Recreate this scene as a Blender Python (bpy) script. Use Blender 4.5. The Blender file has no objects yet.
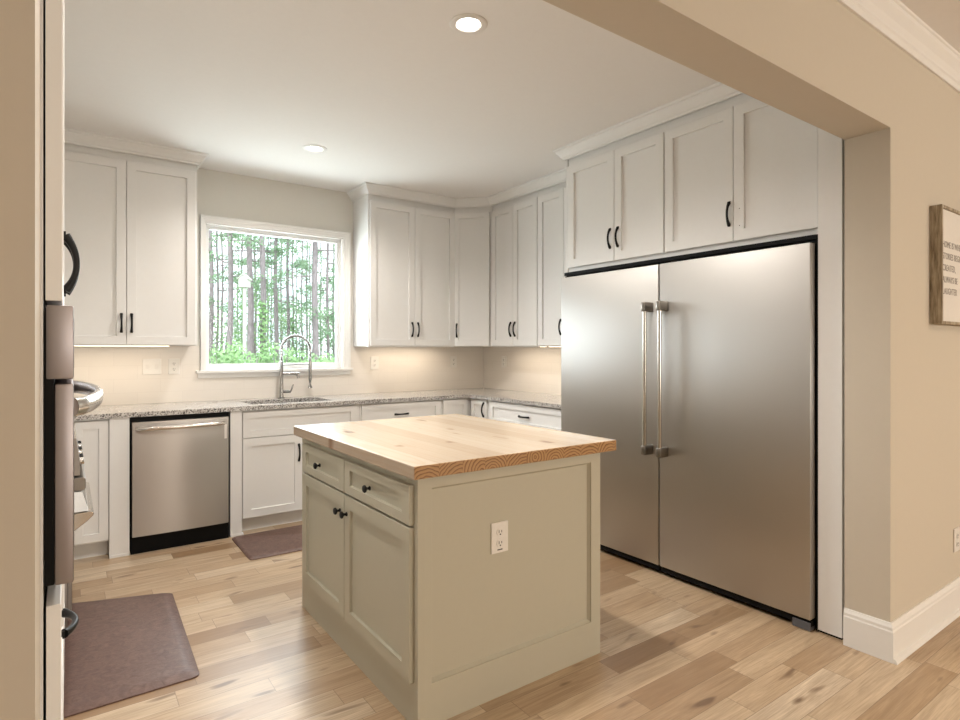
import bpy, bmesh, math, random
from mathutils import Vector, Matrix
S = bpy.context.scene
COL = S.collection
R = math.radians
PI = math.pi

# ------------------------------------------------------------------ camera, world, exposure, daylight
CAM_H = 1.318
cd = bpy.data.cameras.new('camera'); cam = bpy.data.objects.new('camera', cd); COL.objects.link(cam)
cam.location = (0, 0, CAM_H); cam.rotation_euler = (R(90), 0, R(-35.384))
cd.sensor_width = 36; cd.lens = 580.99 / 960 * 36
cd.shift_y = -(360 - 349.63) / 960
cd.clip_start = .02; cd.clip_end = 400
S.camera = cam
S.view_settings.view_transform = 'Standard'; S.view_settings.look = 'None'
S.view_settings.gamma = 1; S.view_settings.use_curve_mapping = False
S.view_settings.exposure = 0.35

W = bpy.data.worlds.new('sky'); S.world = W; W.use_nodes = True
nt = W.node_tree; bg = nt.nodes['Background']
tc = nt.nodes.new('ShaderNodeTexCoord'); nz = nt.nodes.new('ShaderNodeTexNoise'); rp = nt.nodes.new('ShaderNodeValToRGB')
nz.inputs['Scale'].default_value = 3; nz.inputs['Detail'].default_value = 5
rp.color_ramp.elements[0].position = .35; rp.color_ramp.elements[0].color = (.74, .90, 1.0, 1)
rp.color_ramp.elements[1].position = .6; rp.color_ramp.elements[1].color = (1, 1, 1, 1)
nt.links.new(tc.outputs['Generated'], nz.inputs['Vector']); nt.links.new(nz.outputs['Fac'], rp.inputs['Fac'])
nt.links.new(rp.outputs['Color'], bg.inputs['Color']); bg.inputs['Strength'].default_value = 2.4

def lamp(name, kind, loc, energy, color=(1, 1, 1), rot=(0, 0, 0), **kw):
    l = bpy.data.lights.new(name, kind); l.energy = energy; l.color = color
    for k, v in kw.items(): setattr(l, k, v)
    o = bpy.data.objects.new(name, l); o.location = loc; o.rotation_euler = rot; COL.objects.link(o)
    return o
lamp('sun', 'SUN', (0, 30, 30), 2.2, (1, .97, .92), (R(42), 0, R(-25)), angle=R(3))
# daylight in the window openings: the kitchen window; fill lamps in two unseen, added windows behind the camera
lamp('kitchen_window_daylight', 'AREA', (1.45, 5.18, 1.76), 22, (.86, .93, 1), (R(-90), 0, 0), shape='RECTANGLE', size=1.0, size_y=1.0)
for wx in (2.3, 5.2):
    lamp('living_fill_light', 'AREA', (wx, -4.45, 1.55), 52, (1, .87, .72), (R(90), 0, 0), shape='RECTANGLE', size=1.8, size_y=1.4)

# ------------------------------------------------------------------ materials
def srgb(r, g, b):
    f = lambda c: (c / 255 / 12.92) if c <= 10 else ((c / 255 + .055) / 1.055) ** 2.4
    return (f(r), f(g), f(b), 1)
class N:
    """small node-graph helper"""
    def __init__(s, name):
        s.m = bpy.data.materials.new(name); s.m.use_nodes = True
        s.t = s.m.node_tree; s.b = s.t.nodes['Principled BSDF']
    def node(s, typ, **kw):
        n = s.t.nodes.new('ShaderNode' + typ)
        for k, v in kw.items(): setattr(n, k, v)
        return n
    def put(s, sock, v):
        if isinstance(v, bpy.types.NodeSocket): s.t.links.new(v, sock)
        else: sock.default_value = v
    def math(s, op, a, b=0., c=None):
        n = s.node('Math', operation=op); s.put(n.inputs[0], a); s.put(n.inputs[1], b)
        if c is not None: s.put(n.inputs[2], c)
        return n.outputs[0]
    def coords(s): 
        return s.node('TexCoord').outputs['Object']
    def mapped(s, scale, v=None, loc=(0, 0, 0)):
        n = s.node('Mapping'); n.inputs['Scale'].default_value = scale; n.inputs['Location'].default_value = loc
        s.put(n.inputs['Vector'], v or s.coords()); return n.outputs[0]
    def sep(s, v):
        n = s.node('SeparateXYZ'); s.put(n.inputs[0], v); return n.outputs
    def comb(s, x, y, z):
        n = s.node('CombineXYZ'); s.put(n.inputs[0], x); s.put(n.inputs[1], y); s.put(n.inputs[2], z); return n.outputs[0]
    def noise(s, v, scale=5, detail=2, rough=.5, dist=0.):
        n = s.node('TexNoise'); s.put(n.inputs['Vector'], v); n.inputs['Scale'].default_value = scale
        n.inputs['Detail'].default_value = detail; n.inputs['Roughness'].default_value = rough; n.inputs['Distortion'].default_value = dist
        return n.outputs['Fac']
    def white(s, v):
        n = s.node('TexWhiteNoise', noise_dimensions='3D'); s.put(n.inputs['Vector'], v); return n.outputs['Value']
    def ramp(s, f, stops, interp='LINEAR'):
        n = s.node('ValToRGB'); cr = n.color_ramp; cr.interpolation = interp
        while len(cr.elements) < len(stops): cr.elements.new(.5)
        for e, (p, c) in zip(cr.elements, stops):
            e.position = p; e.color = c if len(c) == 4 else (*c, 1)
        s.put(n.inputs[0], f); return n.outputs[0]
    def mix(s, f, a, b, mode='MIX'):
        n = s.node('Mix', data_type='RGBA', blend_type=mode); s.put(n.inputs[0], f); s.put(n.inputs[6], a); s.put(n.inputs[7], b)
        return n.outputs[2]
    def bump(s, h, strength=.1, dist=.01):
        n = s.node('Bump'); n.inputs['Strength'].default_value = strength; n.inputs['Distance'].default_value = dist
        s.put(n.inputs['Height'], h); s.put(s.b.inputs['Normal'], n.outputs[0])
    def set(s, **kw):
        names = dict(color='Base Color', rough='Roughness', metal='Metallic', spec='Specular IOR Level', coat='Coat Weight', coat_rough='Coat Roughness',
                     aniso='Anisotropic', rot='Anisotropic Rotation', emit='Emission Color', power='Emission Strength', trans='Transmission Weight', ior='IOR', sub='Subsurface Weight')
        for k, v in kw.items(): s.put(s.b.inputs[names[k]], v)
        return s.m
def paint(name, col, rough=.5, grain=.04, spec=.4):
    n = N(name)
    f = n.noise(n.coords(), 40, 3)
    c2 = tuple(x * .97 for x in col[:3]) + (1,)
    n.bump(n.noise(n.coords(), 300, 2), grain, .002)
    return n.set(color=n.mix(f, col, c2), rough=rough, spec=spec)
def steel(name, col=(.60, .585, .56, 1), rough=.27, aniso=.6, axis='H', rot=0.):
    n = N(name)
    sc = (6, 6, 1400) if axis == 'H' else (1400, 1400, 6)
    f = n.noise(n.mapped(sc), 1, 2)
    lo = tuple(x * .97 for x in col[:3]) + (1,)
    n.set(color=n.mix(f, lo, col), metal=1., aniso=aniso, rot=rot)
    cl = n.noise(n.mapped((.7, .7, 2.2)), 1.3, 2)
    return n.set(rough=n.math('MULTIPLY_ADD', cl, .08, rough - .04))
def plain(name, col, rough=.5, metal=0., spec=.5):
    n = N(name); f = n.noise(n.coords(), 90, 2)
    lo = tuple(x * .93 for x in col[:3]) + (1,)
    return n.set(color=n.mix(f, lo, col), rough=rough, metal=metal, spec=spec)

M = {}
M['cabinet'] = paint('white_cabinet_paint', (.79, .78, .76, 1), .42)
M['island'] = paint('greige_island_paint', (.495, .47, .375, 1), .42)
M['wall'] = paint('lamplit_wall_paint', (.585, .525, .43, 1), .7)  # same paint as the kitchen walls, warm lamplight mixed into its colour
M['wall_kitchen'] = paint('daylit_wall_paint', (.71, .685, .625, 1), .7)  # same paint as the front room, kitchen daylight put into a lighter colour
M['ceiling'] = paint('ceiling_paint', (.835, .815, .79, 1), .85)
M['trim'] = paint('white_trim_paint', (.81, .795, .765, 1), .38)
M['steel'] = steel('brushed_steel', (.56, .545, .52, 1), .50, .8)
M['steel_soft'] = steel('brushed_steel_appliance', (.42, .395, .37, 1), .33, .85, rot=.25)
M['steel_oven'] = steel('brushed_dark_steel_oven', (.36, .33, .335, 1), .46, .0)
M['steel_v'] = steel('brushed_steel_handle', (.66, .63, .59, 1), .2, .3, 'V')
M['chrome'] = plain('satin_nickel', (.36, .355, .35, 1), .24, 1.)
M['steel_dark'] = steel('shaded_steel', (.30, .275, .245, 1), .3, .3)  # darkened copy of the steel, shade on brackets and basin put into the colour
M['black'] = plain('black_iron', (.008, .0075, .007, 1), .42, 0, .25)
M['dark'] = plain('black_plastic', (.003, .003, .003, 1), .6, 0, .15)
M['grey_plastic'] = plain('grey_plastic', (.10, .10, .11, 1), .5)
M['plate'] = plain('white_plastic', (.80, .77, .72, 1), .35)
M['slot'] = plain('socket_slots', (.05, .045, .04, 1), .6)
M['glass_black'] = plain('black_glass', (.01, .01, .012, 1), .08)
M['paper'] = plain('sign_paper', (.74, .70, .64, 1), .7)
M['ink'] = plain('sign_ink', (.27, .24, .21, 1), .7)
M['vinyl'] = plain('white_vinyl', (.84, .85, .85, 1), .35)
def glow(name, col, power):
    n = N(name); return n.set(color=col, emit=col, power=power)
M['lens'] = glow('lamp_lens', (1, .93, .82, 1), 9)
M['led'] = glow('led_strip', (1, .82, .60, 1), 5)

n = N('window_glass')   # thin clear pane
tr = n.node('BsdfTransparent'); gl = n.node('BsdfGlossy'); mx = n.node('MixShader'); fr = n.node('Fresnel')
gl.inputs['Roughness'].default_value = .02; fr.inputs['IOR'].default_value = 1.1
tr.inputs['Color'].default_value = (.97, .99, .985, 1)
n.t.links.new(fr.outputs[0], mx.inputs[0]); n.t.links.new(tr.outputs[0], mx.inputs[1]); n.t.links.new(gl.outputs[0], mx.inputs[2])
n.t.links.new(mx.outputs[0], n.t.nodes['Material Output'].inputs['Surface']); M['glass'] = n.m

# oak plank floor, boards running along X
n = N('oak_planks')
x, y, z = n.sep(n.coords())[:3]
PW = .114
row = n.math('FLOOR', n.math('DIVIDE', y, PW))
r1 = n.white(n.comb(row, 3.1, 7.7)); r2 = n.white(n.comb(row, 11.3, 1.9))
L = n.math('MULTIPLY_ADD', r2, .4, .38)
xs = n.math('DIVIDE', n.math('MULTIPLY_ADD', r1, 5.0, x), L)
idx = n.math('FLOOR', xs)
pid = n.white(n.comb(idx, row, 2.2)); pid2 = n.white(n.comb(idx, row, 9.4))
base = n.ramp(pid, [(0, (.30, .185, .10)), (.2, (.47, .33, .20)), (.5, (.57, .42, .275)), (.8, (.63, .485, .325)), (1, (.74, .61, .45))])
off = n.math('MULTIPLY', pid2, 37.)
gv = n.comb(n.math('MULTIPLY_ADD', x, 1.1, off), n.math('MULTIPLY_ADD', y, 14., off), off)
g1 = n.noise(gv, 2.2, 6, .62, 1.2)
g2 = n.noise(n.comb(n.math('MULTIPLY_ADD', x, 4., off), n.math('MULTIPLY', y, 160.), off), 1.5, 3, .6)
c = n.mix(n.ramp(g1, [(.3, (0, 0, 0)), (.72, (1, 1, 1))]), n.mix(.5, (.20, .115, .055, 1), base), base)
c = n.mix(n.math('MULTIPLY', n.ramp(g2, [(.42, (0, 0, 0)), (.7, (1, 1, 1))]), .36), c, (.22, .13, .07, 1))
kn = n.noise(n.comb(n.math('MULTIPLY_ADD', x, 3., off), n.math('MULTIPLY_ADD', y, 9., off), off), 1.6, 1, .4)
c = n.mix(n.ramp(kn, [(.69, (0, 0, 0)), (.77, (.8, .8, .8))]), c, (.13, .07, .035, 1))
fy = n.math('FRACT', n.math('DIVIDE', y, PW)); fx = n.math('FRACT', xs)
ey = n.math('MULTIPLY', n.math('MINIMUM', fy, n.math('SUBTRACT', 1., fy)), PW)
ex = n.math('MULTIPLY', n.math('MINIMUM', fx, n.math('SUBTRACT', 1., fx)), L)
seam = n.math('LESS_THAN', n.math('MINIMUM', ex, ey), .0011)
c = n.mix(n.math('MULTIPLY', seam, .55), c, (.09, .05, .03, 1))
n.bump(n.math('SUBTRACT', n.math('MULTIPLY', g2, .25), seam), .12, .002)
M['floor'] = n.set(color=c, rough=n.math('MULTIPLY_ADD', g2, .12, .27), spec=.5)

# speckled granite
n = N('speckled_granite')
v = n.node('TexVoronoi'); v.inputs['Scale'].default_value = 185; n.put(v.inputs['Vector'], n.coords())
sp = n.white(v.outputs['Color'])
bl = n.noise(n.coords(), 14, 4, .6)
sel = n.math('ADD', n.math('MULTIPLY', sp, .7), n.math('MULTIPLY', bl, .45))
c = n.ramp(sel, [(.0, (.02, .018, .017)), (.30, (.045, .04, .037)), (.40, (.21, .185, .17)), (.54, (.37, .345, .325)), (.68, (.55, .53, .505)), (1, (.66, .64, .61))])
M['granite'] = n.set(color=c, rough=.13, spec=.55)

# pine butcher block: strips along Y, growth rings in the XZ section, so end grain shows on the ends
n = N('pine_butcher_block')
x, y, z = n.sep(n.coords())[:3]
SW = .098
cell = n.math('FLOOR', n.math('DIVIDE', x, SW))
ra = n.white(n.comb(cell, 4.4, 1.2)); rb = n.white(n.comb(cell, 8.8, 5.1)); rc = n.white(n.comb(cell, 2.7, 6.6))
dx = n.math('SUBTRACT', x, n.math('MULTIPLY', n.math('ADD', n.math('MULTIPLY_ADD', ra, .7, .15), cell), SW))
dz = n.math('SUBTRACT', z, n.math('MULTIPLY_ADD', rb, .075, -.05))
wob = n.noise(n.comb(n.math('MULTIPLY', x, 6.), n.math('MULTIPLY_ADD', y, 1.1, n.math('MULTIPLY', ra, 20.)), n.math('MULTIPLY', z, 6.)), 1.3, 4, .55)
rr = n.math('SQRT', n.math('ADD', n.math('MULTIPLY', dx, dx), n.math('MULTIPLY', dz, dz)))
rr = n.math('MULTIPLY_ADD', wob, .05, rr)
ring = n.math('FRACT', n.math('DIVIDE', rr, .0125))
late = n.ramp(ring, [(0, (0, 0, 0)), (.5, (.12, .12, .12)), (.85, (1, 1, 1)), (.97, (.8, .8, .8)), (1, (0, 0, 0))])
nm = n.sep(n.node('NewGeometry').outputs['Normal'])
endg = n.math('POWER', n.math('ABSOLUTE', nm[1]), 2.)      # end grain drinks in more stain: darker rings on the sawn ends
amt = n.math('MULTIPLY_ADD', endg, .74, .14)
tone = n.ramp(rc, [(0, (.47, .365, .26)), (.5, (.55, .445, .33)), (1, (.60, .505, .39))])
tone = n.mix(endg, tone, (.47, .27, .115, 1))
c = n.mix(n.math('MULTIPLY', late, amt), tone, n.mix(endg, (.40, .21, .09, 1), (.13, .05, .015, 1)))
kn = n.noise(n.comb(n.math('MULTIPLY', x, 9.), n.math('MULTIPLY', y, 4.), 3.), 1.5, 1, .3)
c = n.mix(n.math('MULTIPLY', n.ramp(kn, [(.70, (0, 0, 0)), (.79, (1, 1, 1))]), n.math('SUBTRACT', 1., endg)), c, (.25, .15, .09, 1))
gap = n.math('LESS_THAN', n.math('FRACT', n.math('DIVIDE', x, SW)), .012)
c = n.mix(n.math('MULTIPLY', gap, .35), c, (.25, .14, .07, 1))
M['block'] = n.set(color=c, rough=.27, spec=.5)

# weathered grey-brown wood of the sign frame
n = N('weathered_wood')
g = n.noise(n.mapped((60, 60, 5)), 1.5, 5, .65)
M['frame_wood'] = n.set(color=n.ramp(g, [(.35, (.15, .11, .07)), (.5, (.33, .27, .19)), (.65, (.50, .43, .32))]), rough=.75)

# brown textured kitchen mat
n = N('brown_mat')
g = n.noise(n.mapped((10, 10, 10)), 2.5, 6, .65, 1.5)
n.bump(n.noise(n.mapped((3, 9, 3)), 9, 5, .6, 1.0), .35, .006)
M['mat'] = n.set(color=n.ramp(g, [(.3, (.095, .053, .042)), (.7, (.185, .112, .092))]), rough=.42, spec=.5)

# cream backsplash, faint large tiles
n = N('cream_backsplash')
br = n.node('TexBrick'); vm = n.sep(n.coords())
n.put(br.inputs['Vector'], n.comb(n.math('ADD', vm[0], vm[1]), vm[2], 0.))
br.inputs['Scale'].default_value = 1; br.inputs['Brick Width'].default_value = .30; br.inputs['Row Height'].default_value = .10; br.inputs['Mortar Size'].default_value = .0012
br.inputs['Color1'].default_value = (.74, .69, .625, 1); br.inputs['Color2'].default_value = (.725, .675, .61, 1); br.inputs['Mortar'].default_value = (.68, .63, .57, 1)
M['splash'] = n.set(color=br.outputs['Color'], rough=.35)

# outdoors
n = N('pine_bark'); g = n.noise(n.mapped((9, 9, 2)), 2.5, 5, .65)
M['bark'] = n.set(color=n.ramp(g, [(.3, (.17, .14, .155)), (.7, (.34, .295, .315))]), rough=.9)
def leafy(name, a, b):
    n = N(name); f = n.noise(n.coords(), 3.5, 4, .6)
    return n.set(color=n.ramp(f, [(.3, a), (.7, b)]), rough=.6, spec=.2)
M['needle'] = leafy('pine_needles', (.15, .25, .15), (.28, .40, .25))
M['leaf'] = leafy('bright_leaves', (.20, .36, .15), (.34, .50, .25))
M['grass'] = leafy('woodland_grass', (.20, .28, .10), (.30, .30, .16))
M['box_white'] = plain('white_painted_wood', (.62, .61, .60, 1), .6)

# ------------------------------------------------------------------ mesh helpers
class MB:
    def __init__(s): s.bm = bmesh.new()
    def box(s, x0, x1, y0, y1, z0, z1):
        v = [s.bm.verts.new(p) for p in ((x0, y0, z0), (x1, y0, z0), (x1, y1, z0), (x0, y1, z0), (x0, y0, z1), (x1, y0, z1), (x1, y1, z1), (x0, y1, z1))]
        for f in ((0, 3, 2, 1), (4, 5, 6, 7), (0, 1, 5, 4), (1, 2, 6, 5), (2, 3, 7, 6), (3, 0, 4, 7)): s.bm.faces.new([v[i] for i in f])
        return s
    def prism(s, pts, h0, h1, axis='z'):
        """2D outline extruded along an axis: z -> (a,b,h), x -> (h,a,b), y -> (a,h,b)"""
        P = {'z': lambda a, b, h: (a, b, h), 'x': lambda a, b, h: (h, a, b), 'y': lambda a, b, h: (a, h, b)}[axis]
        A = [s.bm.verts.new(P(a, b, h0)) for a, b in pts]; B = [s.bm.verts.new(P(a, b, h1)) for a, b in pts]
        k = len(pts)
        for i in range(k): s.bm.faces.new((A[i], A[(i + 1) % k], B[(i + 1) % k], B[i]))
        s.bm.faces.new(A[::-1]); s.bm.faces.new(B); return s
    def tube(s, pts, rad, seg=12, flat=None):
        """round bar through points; rad is a number or a list; flat=(axis vector, factor) squashes the section"""
        pts = [Vector(p) for p in pts]; k = len(pts)
        rads = rad if isinstance(rad, (list, tuple)) else [rad] * k
        rings = []; ref = None
        for i, p in enumerate(pts):
            t = (pts[min(i + 1, k - 1)] - pts[max(i - 1, 0)]).normalized()
            if ref is None: ref = Vector((0, 0, 1)) if abs(t.z) < .9 else Vector((1, 0, 0))
            a = (ref - t * ref.dot(t)).normalized(); b = t.cross(a); ref = a
            ring = []
            for j in range(seg):
                an = 2 * PI * j / seg; o = (a * math.cos(an) + b * math.sin(an)) * rads[i]
                if flat: ax = Vector(flat[0]); o = o - ax * o.dot(ax) * (1 - flat[1])
                ring.append(s.bm.verts.new(p + o))
            rings.append(ring)
        for i in range(k - 1):
            for j in range(seg): s.bm.faces.new((rings[i][j], rings[i][(j + 1) % seg], rings[i + 1][(j + 1) % seg], rings[i + 1][j]))
        s.bm.faces.new(rings[0][::-1]); s.bm.faces.new(rings[-1]); return s
    def lathe(s, prof, origin=(0, 0, 0), axis=(0, 0, 1), seg=32, close=False):
        o = Vector(origin); q = Vector((0, 0, 1)).rotation_difference(Vector(axis)); rings = []
        for r, h in prof:
            if r < 1e-6: rings.append([s.bm.verts.new(o + q @ Vector((0, 0, h)))])
            else: rings.append([s.bm.verts.new(o + q @ Vector((r * math.cos(2 * PI * j / seg), r * math.sin(2 * PI * j / seg), h))) for j in range(seg)])
        pairs = list(zip(rings, rings[1:])) + ([(rings[-1], rings[0])] if close else [])
        for A, B in pairs:
            for j in range(seg):
                a, b = A[j % len(A)], A[(j + 1) % len(A)]; c_, d = B[(j + 1) % len(B)], B[j % len(B)]
                f = []
                for vv in (a, b, c_, d):
                    if vv not in f: f.append(vv)
                if len(f) > 2: s.bm.faces.new(f)
        return s
    def sweep(s, path, prof):
        """profile (out, z) along an XY path, the room on the right hand, mitred corners"""
        path = [Vector((p[0], p[1])) for p in path]; k = len(path); rows = []
        for i, p in enumerate(path):
            ds = []
            if i > 0: ds.append((path[i] - path[i - 1]).normalized())
            if i < k - 1: ds.append((path[i + 1] - path[i]).normalized())
            ns = [Vector((d.y, -d.x)) for d in ds]
            if len(ns) == 1: m = ns[0]
            else: m = (ns[0] + ns[1]).normalized(); m = m / max(m.dot(ns[0]), .2)
            rows.append([s.bm.verts.new((p.x + m.x * o, p.y + m.y * o, z)) for o, z in prof])
        q = len(prof)
        for a, b in zip(rows, rows[1:]):
            for j in range(q): s.bm.faces.new((a[j], a[(j + 1) % q], b[(j + 1) % q], b[j]))
        s.bm.faces.new(rows[0]); s.bm.faces.new(rows[-1][::-1]); return s
    def shaker(s, x0, x1, z0, z1, t=.02, st=.057, rec=.013, y=0., rail=None):
        """door in the XZ plane, back at y, front at y-t, recessed middle panel"""
        rl = st if rail is None else rail
        def ring(dx, dz, yy): return [s.bm.verts.new(p) for p in ((x0 + dx, yy, z0 + dz), (x1 - dx, yy, z0 + dz), (x1 - dx, yy, z1 - dz), (x0 + dx, yy, z1 - dz))]
        e = .0015
        rs = [ring(0, 0, y), ring(0, 0, y - t + e), ring(e, e, y - t), ring(st, rl, y - t), ring(st + .0012, rl + .0012, y - t + rec)]
        for a, b in zip(rs, rs[1:]):
            for j in range(4): s.bm.faces.new((a[j], a[(j + 1) % 4], b[(j + 1) % 4], b[j]))
        s.bm.faces.new(rs[-1]); s.bm.faces.new(rs[0][::-1]); return s
    def mesh(s, name, mat, smooth=False, bevel=0):
        bmesh.ops.recalc_face_normals(s.bm, faces=s.bm.faces)
        if bevel:
            es = [e for e in s.bm.edges if len(e.link_faces) == 2 and e.calc_face_angle(0) > R(40)]
            bmesh.ops.bevel(s.bm, geom=es, offset=bevel, segments=2, affect='EDGES', profile=.5, clamp_overlap=True)
        me = bpy.data.meshes.new(name); s.bm.to_mesh(me); s.bm.free()
        me.materials.append(mat)
        if smooth:
            for p in me.polygons: p.use_smooth = True
            me.set_sharp_from_angle(angle=R(38)) if hasattr(me, 'set_sharp_from_angle') else None
        return me
    def build(s, name, mat, parent=None, smooth=False, bevel=0, loc=(0, 0, 0), label=None):
        return link(name, s.mesh(name, mat, smooth, bevel), parent, loc, label)
def link(name, me, parent=None, loc=(0, 0, 0), label=None, rot=(0, 0, 0)):
    o = bpy.data.objects.new(name, me); COL.objects.link(o); o.location = loc; o.rotation_euler = rot
    if parent: o.parent = parent
    if label: o['label'] = label
    return o
def thing(name, label, cat, loc=(0, 0, 0), rz=0, group=None):
    o = bpy.data.objects.new(name, None); COL.objects.link(o); o.empty_display_size = .1
    o.location = loc; o.rotation_euler = (0, 0, R(rz)); o['label'] = label; o['category'] = cat
    if group: o['group'] = group
    return o
def tag(o, label, cat, group=None, kind=None):
    o['label'] = label; o['category'] = cat
    if group: o['group'] = group
    if kind: o['kind'] = kind
    return o
def struct(o, label=None, cat=None):
    o['kind'] = 'structure'
    if label: o['label'] = label
    if cat: o['category'] = cat
    return o
def grid_slab(xr, yr, holes):
    """cells of a plate with rectangular holes -> list of rectangles"""
    xs = sorted({xr[0], xr[1], *[h[0] for h in holes], *[h[1] for h in holes]}); ys = sorted({yr[0], yr[1], *[h[2] for h in holes], *[h[3] for h in holes]})
    out = []
    for a, b in zip(xs, xs[1:]):
        for c_, d in zip(ys, ys[1:]):
            mx_, my_ = (a + b) / 2, (c_ + d) / 2
            if not any(h[0] < mx_ < h[1] and h[2] < my_ < h[3] for h in holes): out.append((a, b, c_, d))
    return out

# ------------------------------------------------------------------ key dimensions (metres)
ZC = 2.741                       # ceiling
YW, XW, XL = 4.984, 3.589, -.63  # back wall, right wall, left wall of the kitchen
YN0, YN1 = .999, 1.177           # wall with the wide opening
OX0, OX1, OZ = -.036, 2.84, 2.258
YF, XF = 4.352, 2.977            # fronts of the base cabinets
YU, XU, ZU = 4.641, 3.244, 1.348 # fronts and underside of the wall cabinets
ZD = 2.612                       # top of the upper doors
CT0, CT1 = .884, .915            # worktop

# ------------------------------------------------------------------ setting
CANS = [(1.43, 2.10), (1.43, 4.03), (.45, 1.95)]
CANS2 = [(.6, -.9), (2.6, -.9), (4.6, -.9), (.6, -3.0), (2.6, -3.0), (4.6, -3.0)]
struct(MB().box(-3.5, 6.5, -4.5, 5.1, -.1, 0).build('floor', M['floor']), 'light oak plank floor running under the cabinets', 'floor')
m = MB(); 
for a, b, c_, d in grid_slab((-3.5, 6.5), (-4.5, 5.1), [(x - .05, x + .05, y - .05, y + .05) for x, y in CANS + CANS2]): m.box(a, b, c_, d, ZC, ZC + .12)
struct(m.build('ceiling', M['ceiling']), 'flat pale ceiling over kitchen and front room', 'ceiling')
# back wall with the window hole
WX0, WX1, WZ0, WZ1 = .882, 2.026, 1.150, 2.325
m = MB().box(XL - .15, WX0, YW, YW + .15, 0, ZC).box(WX1, XW + .15, YW, YW + .15, 0, ZC).box(WX0, WX1, YW, YW + .15, 0, WZ0).box(WX0, WX1, YW, YW + .15, WZ1, ZC)
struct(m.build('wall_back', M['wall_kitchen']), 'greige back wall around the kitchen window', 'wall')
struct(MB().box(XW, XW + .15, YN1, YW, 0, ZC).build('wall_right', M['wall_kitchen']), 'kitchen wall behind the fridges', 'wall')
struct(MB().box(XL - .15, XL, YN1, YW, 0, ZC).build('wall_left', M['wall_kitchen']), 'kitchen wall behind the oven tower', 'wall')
m = MB().box(-3.5, OX0, YN0, YN1, 0, ZC).box(OX1, 6.5, YN0, YN1, 0, ZC).box(OX0, OX1, YN0, YN1, OZ, ZC)
struct(m.build('wall_front', M['wall']), 'beige wall with the wide cased opening into the kitchen', 'wall')
m = MB()
for a, b, c_, d in grid_slab((-3.5, 6.5), (0, ZC), [(1.4, 3.2, .85, 2.25), (4.3, 6.1, .85, 2.25)]): m.box(a, b, -4.65, -4.5, c_, d)
struct(m.build('wall_rear', M['wall'])); 
struct(MB().box(-3.65, -3.5, -4.65, 1.177, 0, ZC).build('wall_west', M['wall'])); struct(MB().box(6.5, 6.65, -4.65, 1.177, 0, ZC).build('wall_east', M['wall']))

# mouldings
CROWN = [(0, 2.662), (.010, 2.662), (.012, 2.674), (.020, 2.680), (.030, 2.696), (.046, 2.716), (.050, 2.724), (.060, 2.727), (.062, ZC), (0, ZC)]
struct(MB().sweep([(XL + .001, YU), (.776, YU), (.776, YW)], CROWN).build('trim_1', M['cabinet']), 'crown moulding over the left wall cabinet', 'crown moulding')
struct(MB().sweep([(2.122, YW), (2.122, YU), (3.011, YU), (XU, 4.389), (XU, 3.022), (2.887, 3.022), (2.887, 1.196)], CROWN).build('trim_2', M['cabinet']), 'crown moulding wrapping the corner cabinets and fridge cabinets', 'crown moulding')
CROWN2 = [(0, 2.622), (.010, 2.622), (.012, 2.648), (.017, 2.655), (.018, 2.664), (.027, 2.686), (.048, 2.715), (.051, 2.729), (.057, 2.733), (.059, ZC), (0, ZC)]
struct(MB().sweep([(-3.5, YN0), (6.5, YN0)], CROWN2).build('trim_3', M['trim']), 'crown moulding along the beige wall of the front room', 'crown moulding')
BASE = [(0, 0), (.016, 0), (.016, .128), (.013, .134), (.013, .146), (.008, .156), (.006, .163), (0, .163)]
struct(MB().sweep([(OX1, YN1 - .001), (OX1, YN0), (6.5, YN0)], BASE).build('baseboard_right', M['trim']), 'white baseboard turning the corner of the opening', 'baseboard')
struct(MB().sweep([(OX1 - .014, YN0 - .016), (6.5, YN0 - .016)], [(0, 0), (.014, 0), (.013, .008), (.008, .016), (0, .019)]).build('trim_4', M['trim']), 'shoe moulding under the white baseboard', 'shoe moulding')
struct(MB().sweep([(-3.5, YN0), (OX0, YN0), (OX0, YN1 - .001)], BASE).build('baseboard_left', M['trim']))

# backsplash
m = MB().box(XL + .002, WX0 - .036, YW - .008, YW, CT1, ZU - .002).box(WX1 + .064, XW - .009, YW - .008, YW, CT1, ZU - .002).box(WX0 - .036, WX1 + .064, YW - .008, YW, CT1, 1.094)
m.box(XW - .008, XW, 3.02, YW, CT1, ZU - .002)
struct(m.build('trim_5', M['splash']), 'cream tiled backsplash between worktop and wall cabinets', 'backsplash')

# kitchen window
win = bpy.data.objects.new('window_1', None); COL.objects.link(win); win.location = (1.468, YW, WZ0)
struct(win, 'white framed picture window above the kitchen sink', 'window')
ox, oy, oz = win.location
def wb(mb, x0, x1, y0, y1, z0, z1): return mb.box(x0 - ox, x1 - ox, y0 - oy, y1 - oy, z0 - oz, z1 - oz)
m = MB()
for (a, b, t) in ((.034, .0, .014), (.034, .014, .020), (.034, .024, .026)):
    wb(m, WX0 - a, WX0 - b, YW - t, YW, WZ0, WZ1 + a); wb(m, WX1 + b * 1.6, WX1 + a + .028, YW - t, YW, WZ0, WZ1 + a); wb(m, WX0 - a, WX1 + a + .028, YW - t - .0005, YW, WZ1 + b * 1.5, WZ1 + a + .016)
m.build('casing', M['trim'], win)
m = MB(); wb(m, WX0, WX0 + .008, YW - .002, YW + .1, WZ0, WZ1); wb(m, WX1 - .008, WX1, YW - .002, YW + .1, WZ0, WZ1); wb(m, WX0, WX1, YW - .002, YW + .1, WZ1 - .012, WZ1)
m.build('jamb', M['trim'], win)
m = MB(); wb(m, .815, 2.104, YW - .045, YW + .1, WZ0 - .018, WZ0 + .004); wb(m, .83, 2.09, YW - .018, YW, 1.094, WZ0 - .018)
m.build('sill', M['trim'], win, bevel=.003)
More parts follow.
